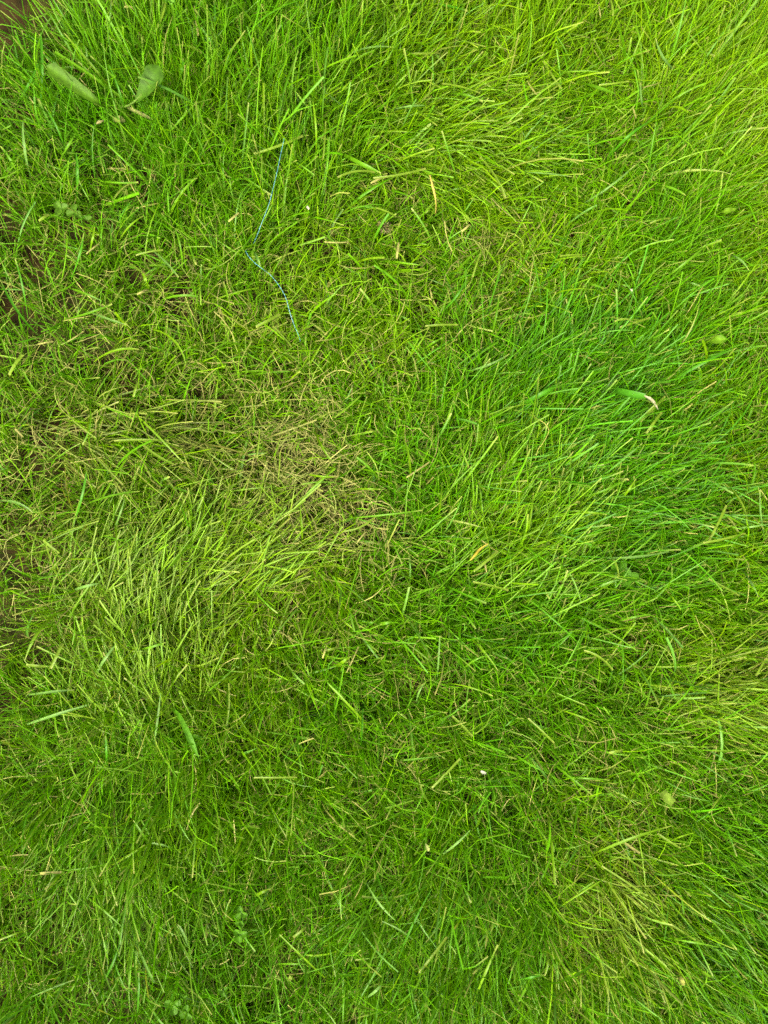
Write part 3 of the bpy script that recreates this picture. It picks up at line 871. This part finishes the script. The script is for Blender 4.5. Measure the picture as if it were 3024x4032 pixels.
# broadleaf weed with two long leaves
b0 = at(446, 428, .004)
weed = empty('broadleaf_weed', b0, 'low weed with two long spoon shaped leaves spread in a V', 'weed')
def mid_of(pts, n):
    return [p - b0 for p in smooth_path([at(*q) for q in pts], n)]
W1 = mid_of([(425, 425, .034), (380, 398, .046), (330, 362, .050), (270, 318, .054), (222, 284, .057), (182, 258, .058)], 14)
hw = lambda t, m: m * (.14 + .86 * math.sin(min(1, t * 1.25) * 1.57)) * (1 if t < .8 else max(.02, 1 - ((t - .8) / .2) ** 2.2))
leaf('leaf', W1, [hw(i / 13, 25 * PXM) for i in range(14)], (.046, .115, .002), M_LEAF, weed, .10, .35, 5, roll=.3)
W2 = mid_of([(535, 402, .046), (558, 372, .053), (582, 338, .059), (604, 300, .064), (626, 258, .066)], 14)
leaf('leaf', W2, [hw(i / 13, 37 * PXM) for i in range(14)], (.034, .095, .002), M_LEAF, weed, .12, .30, 6, roll=-.15)
tube('petiole', mid_of([(446, 428, .004), (425, 425, .035)], 6), .0011, np.array((.085, .165, .018)), M_LEAF, parent=weed)
tube('petiole', mid_of([(446, 428, .004), (482, 422, .036), (520, 408, .044), (560, 370, .053)], 8), .0011, np.array((.085, .165, .018)), M_LEAF, parent=weed)

# withered leaves at its foot
def scrap(name, pts, z, widths, color, label, cat, group=None, roll=0, seed=1, cup=.35, mat=None):
    color = tuple(np.array(color) * (.46, .50, .38))
    mid = smooth_path([at(x, y, z + (k % 2) * .002) for k, (x, y) in enumerate(pts)], 8)
    n = 8
    return leaf(name, mid, [PXM * np.interp(i / (n - 1), np.linspace(0, 1, len(widths)), widths) for i in range(n)], color, mat or M_DRY,
                None, .18, cup, seed, roll=roll, label=label, cat=cat, group=group)
scrap('withered_leaf', [(446, 470), (468, 472), (492, 478)], .034, [3, 14, 15, 5], (.24, .27, .07), 'rounded khaki withered leaf below the two leaved weed', 'dead leaf', seed=2)
scrap('withered_leaf', [(378, 486), (395, 480), (410, 474)], .034, [2, 7, 5, 2], (.34, .30, .14), 'small buff withered leaf scrap beside the rounded khaki leaf', 'dead leaf', seed=3)
scrap('withered_leaf', [(498, 420), (545, 445), (602, 470)], .036, [4, 7, 7, 3], (.28, .30, .09), 'narrow pale withered leaf lying under the spoon shaped weed leaf', 'dead leaf', seed=4)
# pale torn leaf piece
scrap('torn_leaf', [(2608, 3118), (2622, 3135), (2650, 3164)], .050, [13, 16, 16, 13], (.26, .40, .05), 'torn blunt piece of pale yellowish green leaf', 'leaf piece', roll=.15, seed=5, cup=.12, mat=M_LEAF)
scrap('curled_leaf', [(2678, 3846), (2684, 3862), (2692, 3880)], .052, [3, 9, 9, 4], (.36, .36, .08), 'small curled yellow brown leaf caught in dark combed grass', 'dead leaf', seed=6)
scrap('curled_leaf', [(2536, 1558), (2560, 1572), (2576, 1588), (2590, 1612)], .050, [3, 7, 6, 2], (.66, .58, .44), 'shrivelled whitish pink leaf end on a broad emerald blade', 'dead leaf', seed=7, roll=.3)
ribbon('grass_leaf', [at(2400, 1530, .018), at(2450, 1546, .040), at(2500, 1556, .047), at(2540, 1562, .050)], [w * PXM for w in (20, 26, 28, 20)],
       [np.array((.045, .18, .006))] * 4, M_BROAD, label='very broad emerald blade ending in the shrivelled whitish tip', cat='grass blade')
scrap('leaf_scrap', [(1676, 3322), (1682, 3336), (1688, 3352)], .046, [2, 5, 7, 3], (.40, .46, .15), 'pale triangular leaf scrap between long combed blades', 'leaf piece', seed=8)
scrap('leaf_scrap', [(1138, 3846), (1148, 3858)], .046, [7, 9, 8, 6], (.30, .40, .06), 'small square yellow green leaf scrap in dark grass', 'leaf piece', seed=9, mat=M_LEAF)
scrap('leaf_scrap', [(1893, 3037), (1905, 3043), (1914, 3046)], .046, [3, 5, 5, 2], (.70, .70, .62), 'tiny white papery fleck on dark green grass', 'leaf piece', seed=10)
scrap('leaf_scrap', [(2484, 1138), (2488, 1148)], .048, [3, 5, 4, 2], (.80, .74, .62), 'tiny cream fleck on the end of an emerald blade', 'leaf piece', seed=11)
scrap('leaf_scrap', [(1208, 812), (1216, 826)], .050, [3, 5, 5, 2], (.82, .78, .62), 'tiny cream fleck in upright grass beside the blue twine', 'leaf piece', seed=12)
scrap('orange_leaf_tip', [(1852, 2206), (1870, 2186), (1890, 2162), (1922, 2140)], .054, [2, 5, 4, 1], (.50, .38, .04), 'orange yellow withered blade tip among fresh emerald grass', 'dead leaf', seed=13)
# broad lance shaped leaves
def lance(pts, wmax, color, label, seed, name='lance_leaf'):
    mid = smooth_path([at(*q) for q in pts], 14)
    g = mid[0].copy(); g.z = 0.0
    mid = [g] + mid
    ws = [wmax * .25] + [wmax * (.25 + .75 * math.sin(min(1, i / 13 * 1.5) * 1.57)) * (1 if i < 9 else max(.03, 1 - ((i - 9) / 4) ** 1.5)) for i in range(14)]
    leaf(name, mid, [w * PXM / 2 for w in ws], color, M_LEAF, None, .03, .22, seed, label=label, cat='leaf')
lance([(668, 2785, .020), (700, 2810, .040), (732, 2870, .050), (758, 2930, .052), (784, 2985, .046)], 22, (.052, .165, .003), 'bright green lance shaped leaf lying down among combed blades', 21)
lance([(2780, 1345, .026), (2820, 1338, .040), (2860, 1335, .044)], 34, (.080, .175, .006), 'wide yellow green leaf half hidden under long blades', 22)
lance([(2812, 838, .026), (2850, 832, .044), (2900, 822, .046)], 20, (.090, .185, .006), 'stubby yellow green leaf between combed blades', 23)
lance([(700, 175, .03), (680, 25, .09), (672, 8, .095), (655, 4, .1)], 24, (.10, .25, .02), 'upright wide green leaf at the tall grass edge', 24)

# clover plants
def leaflet_mesh(r, color, seed):
    rr = random.Random(seed)
    V = [(0, 0, 0)]; C = [np.array(color) * 1.25]
    n = 12
    for ring in (.55, 1.0):
        for i in range(n):
            a = 2 * math.pi * i / n
            rad = r * ring * (1 - .10 * (math.cos(a) > .92))
            V.append((r * .95 + rad * math.cos(a), rad * .86 * math.sin(a), .0012 * ring * abs(math.sin(a)) * 2))
            C.append(np.array(color) * (1.18 if ring < 1 else 1) * rr.uniform(.92, 1.08))
    V[0] = (r * .95, 0, 0)
    F3 = []
    for i in range(n):
        j = (i + 1) % n
        F3 += [0, 1 + i, 1 + j, 1 + i, 1 + n + i, 1 + n + j, 1 + i, 1 + n + j, 1 + j]
    return make_mesh('leaflet', np.array(V), np.array(F3), 3, np.array(C))

def clover(px, py, z, heads, label, color=(.055, .170, .020)):
    g = at(px, py, 0.0)
    root = empty('clover', g, label, 'clover', )
    for k, (hx, hy, rpx, rot, tilt, cnt) in enumerate(heads):
        c = at(hx, hy, z) - g
        tube('stem', smooth_path([Vector((0, 0, 0)), c * .55 + Vector((.002, 0, .004)), c], 7), .0006, np.array((.10, .20, .04)), M_LEAF, parent=root)
        for q in range(cnt):
            o = link('leaflet', leaflet_mesh(rpx * PXM, color, k * 7 + q), M_LEAF, root)
            o.location = c
            o.rotation_euler = (HR.uniform(-.25, .25), -.12 + tilt, R(rot) + q * 2.09)
clover(955, 3660, .034, [(946, 3680, 15, 20, 0, 3), (950, 3594, 14, 100, .1, 3), (945, 3628, 10, 200, 0, 2)], 'round leaved clover in the dark emerald grass', (.046, .135, .002))
clover(2440, 2262, .030, [(2440, 2240, 19, 60, 0, 3), (2474, 2272, 21, 0, 0, 3), (2372, 2246, 17, 100, 0, 2)], 'clover with broad rounded leaflets under long crossing blades', (.042, .130, .002))
clover(255, 835, .034, [(240, 822, 17, 130, 0, 3), (294, 836, 17, 80, .1, 3), (345, 868, 12, 30, 0, 2)], 'greyish green clover on thin grass by the long pale blades', (.052, .125, .006))
clover(690, 3965, .036, [(682, 3958, 18, 40, 0, 3), (735, 3985, 15, 200, 0, 3)], 'low clover crowded between tall dark blades', (.042, .125, .002))
clover(905, 3960, .034, [(880, 3900, 11, 40, 0, 3), (720, 3925, 9, 10, 0, 2)], 'small leaved clover sprig next to thin pale blades', (.045, .135, .002))

# dried clover flower head
fh = empty('dried_flower_head', at(1514, 902, .006), 'small brownish dried clover flower head down in the grass', 'flower head')
pr = random.Random(4)
pm = []
for s in range(3):
    V, F = [], []
    for i, (r, l) in enumerate(((.35, 0), (1, .45), (.7, .85), (.1, 1))):
        for j in range(5):
            a = 2 * math.pi * j / 5
            V.append((math.cos(a) * r * .0011, math.sin(a) * r * .0011, l * .0052))
    for i in range(3):
        for j in range(5):
            F += [i * 5 + j, i * 5 + (j + 1) % 5, (i + 1) * 5 + (j + 1) % 5, (i + 1) * 5 + j]
    cc = np.array(((.19, .17, .07), (.12, .10, .04), (.23, .21, .10))[s])
    me = make_mesh('floret', np.array(V), np.array(F), 4, np.tile(cc, (20, 1)))
    me.materials.append(M_DRY)
    pm.append(me)
for i in range(46):
    a = i * 2.39996
    zc = 1 - i / 46 * 1.25
    rr = math.sqrt(max(0, 1 - zc * zc))
    d = Vector((math.cos(a) * rr, math.sin(a) * rr, zc))
    o = bpy.data.objects.new('floret', pm[pr.randrange(3)])
    col.objects.link(o)
    o.parent = fh
    o.location = d * .0026 + Vector((0, 0, .006))
    o.rotation_euler = d.to_track_quat('Z', 'Y').to_euler()
tube('stem', [Vector((0, 0, -.008)), Vector((.001, 0, -.003)), Vector((0, 0, .006))], .0008, np.array((.3, .24, .1)), M_DRY, parent=fh)
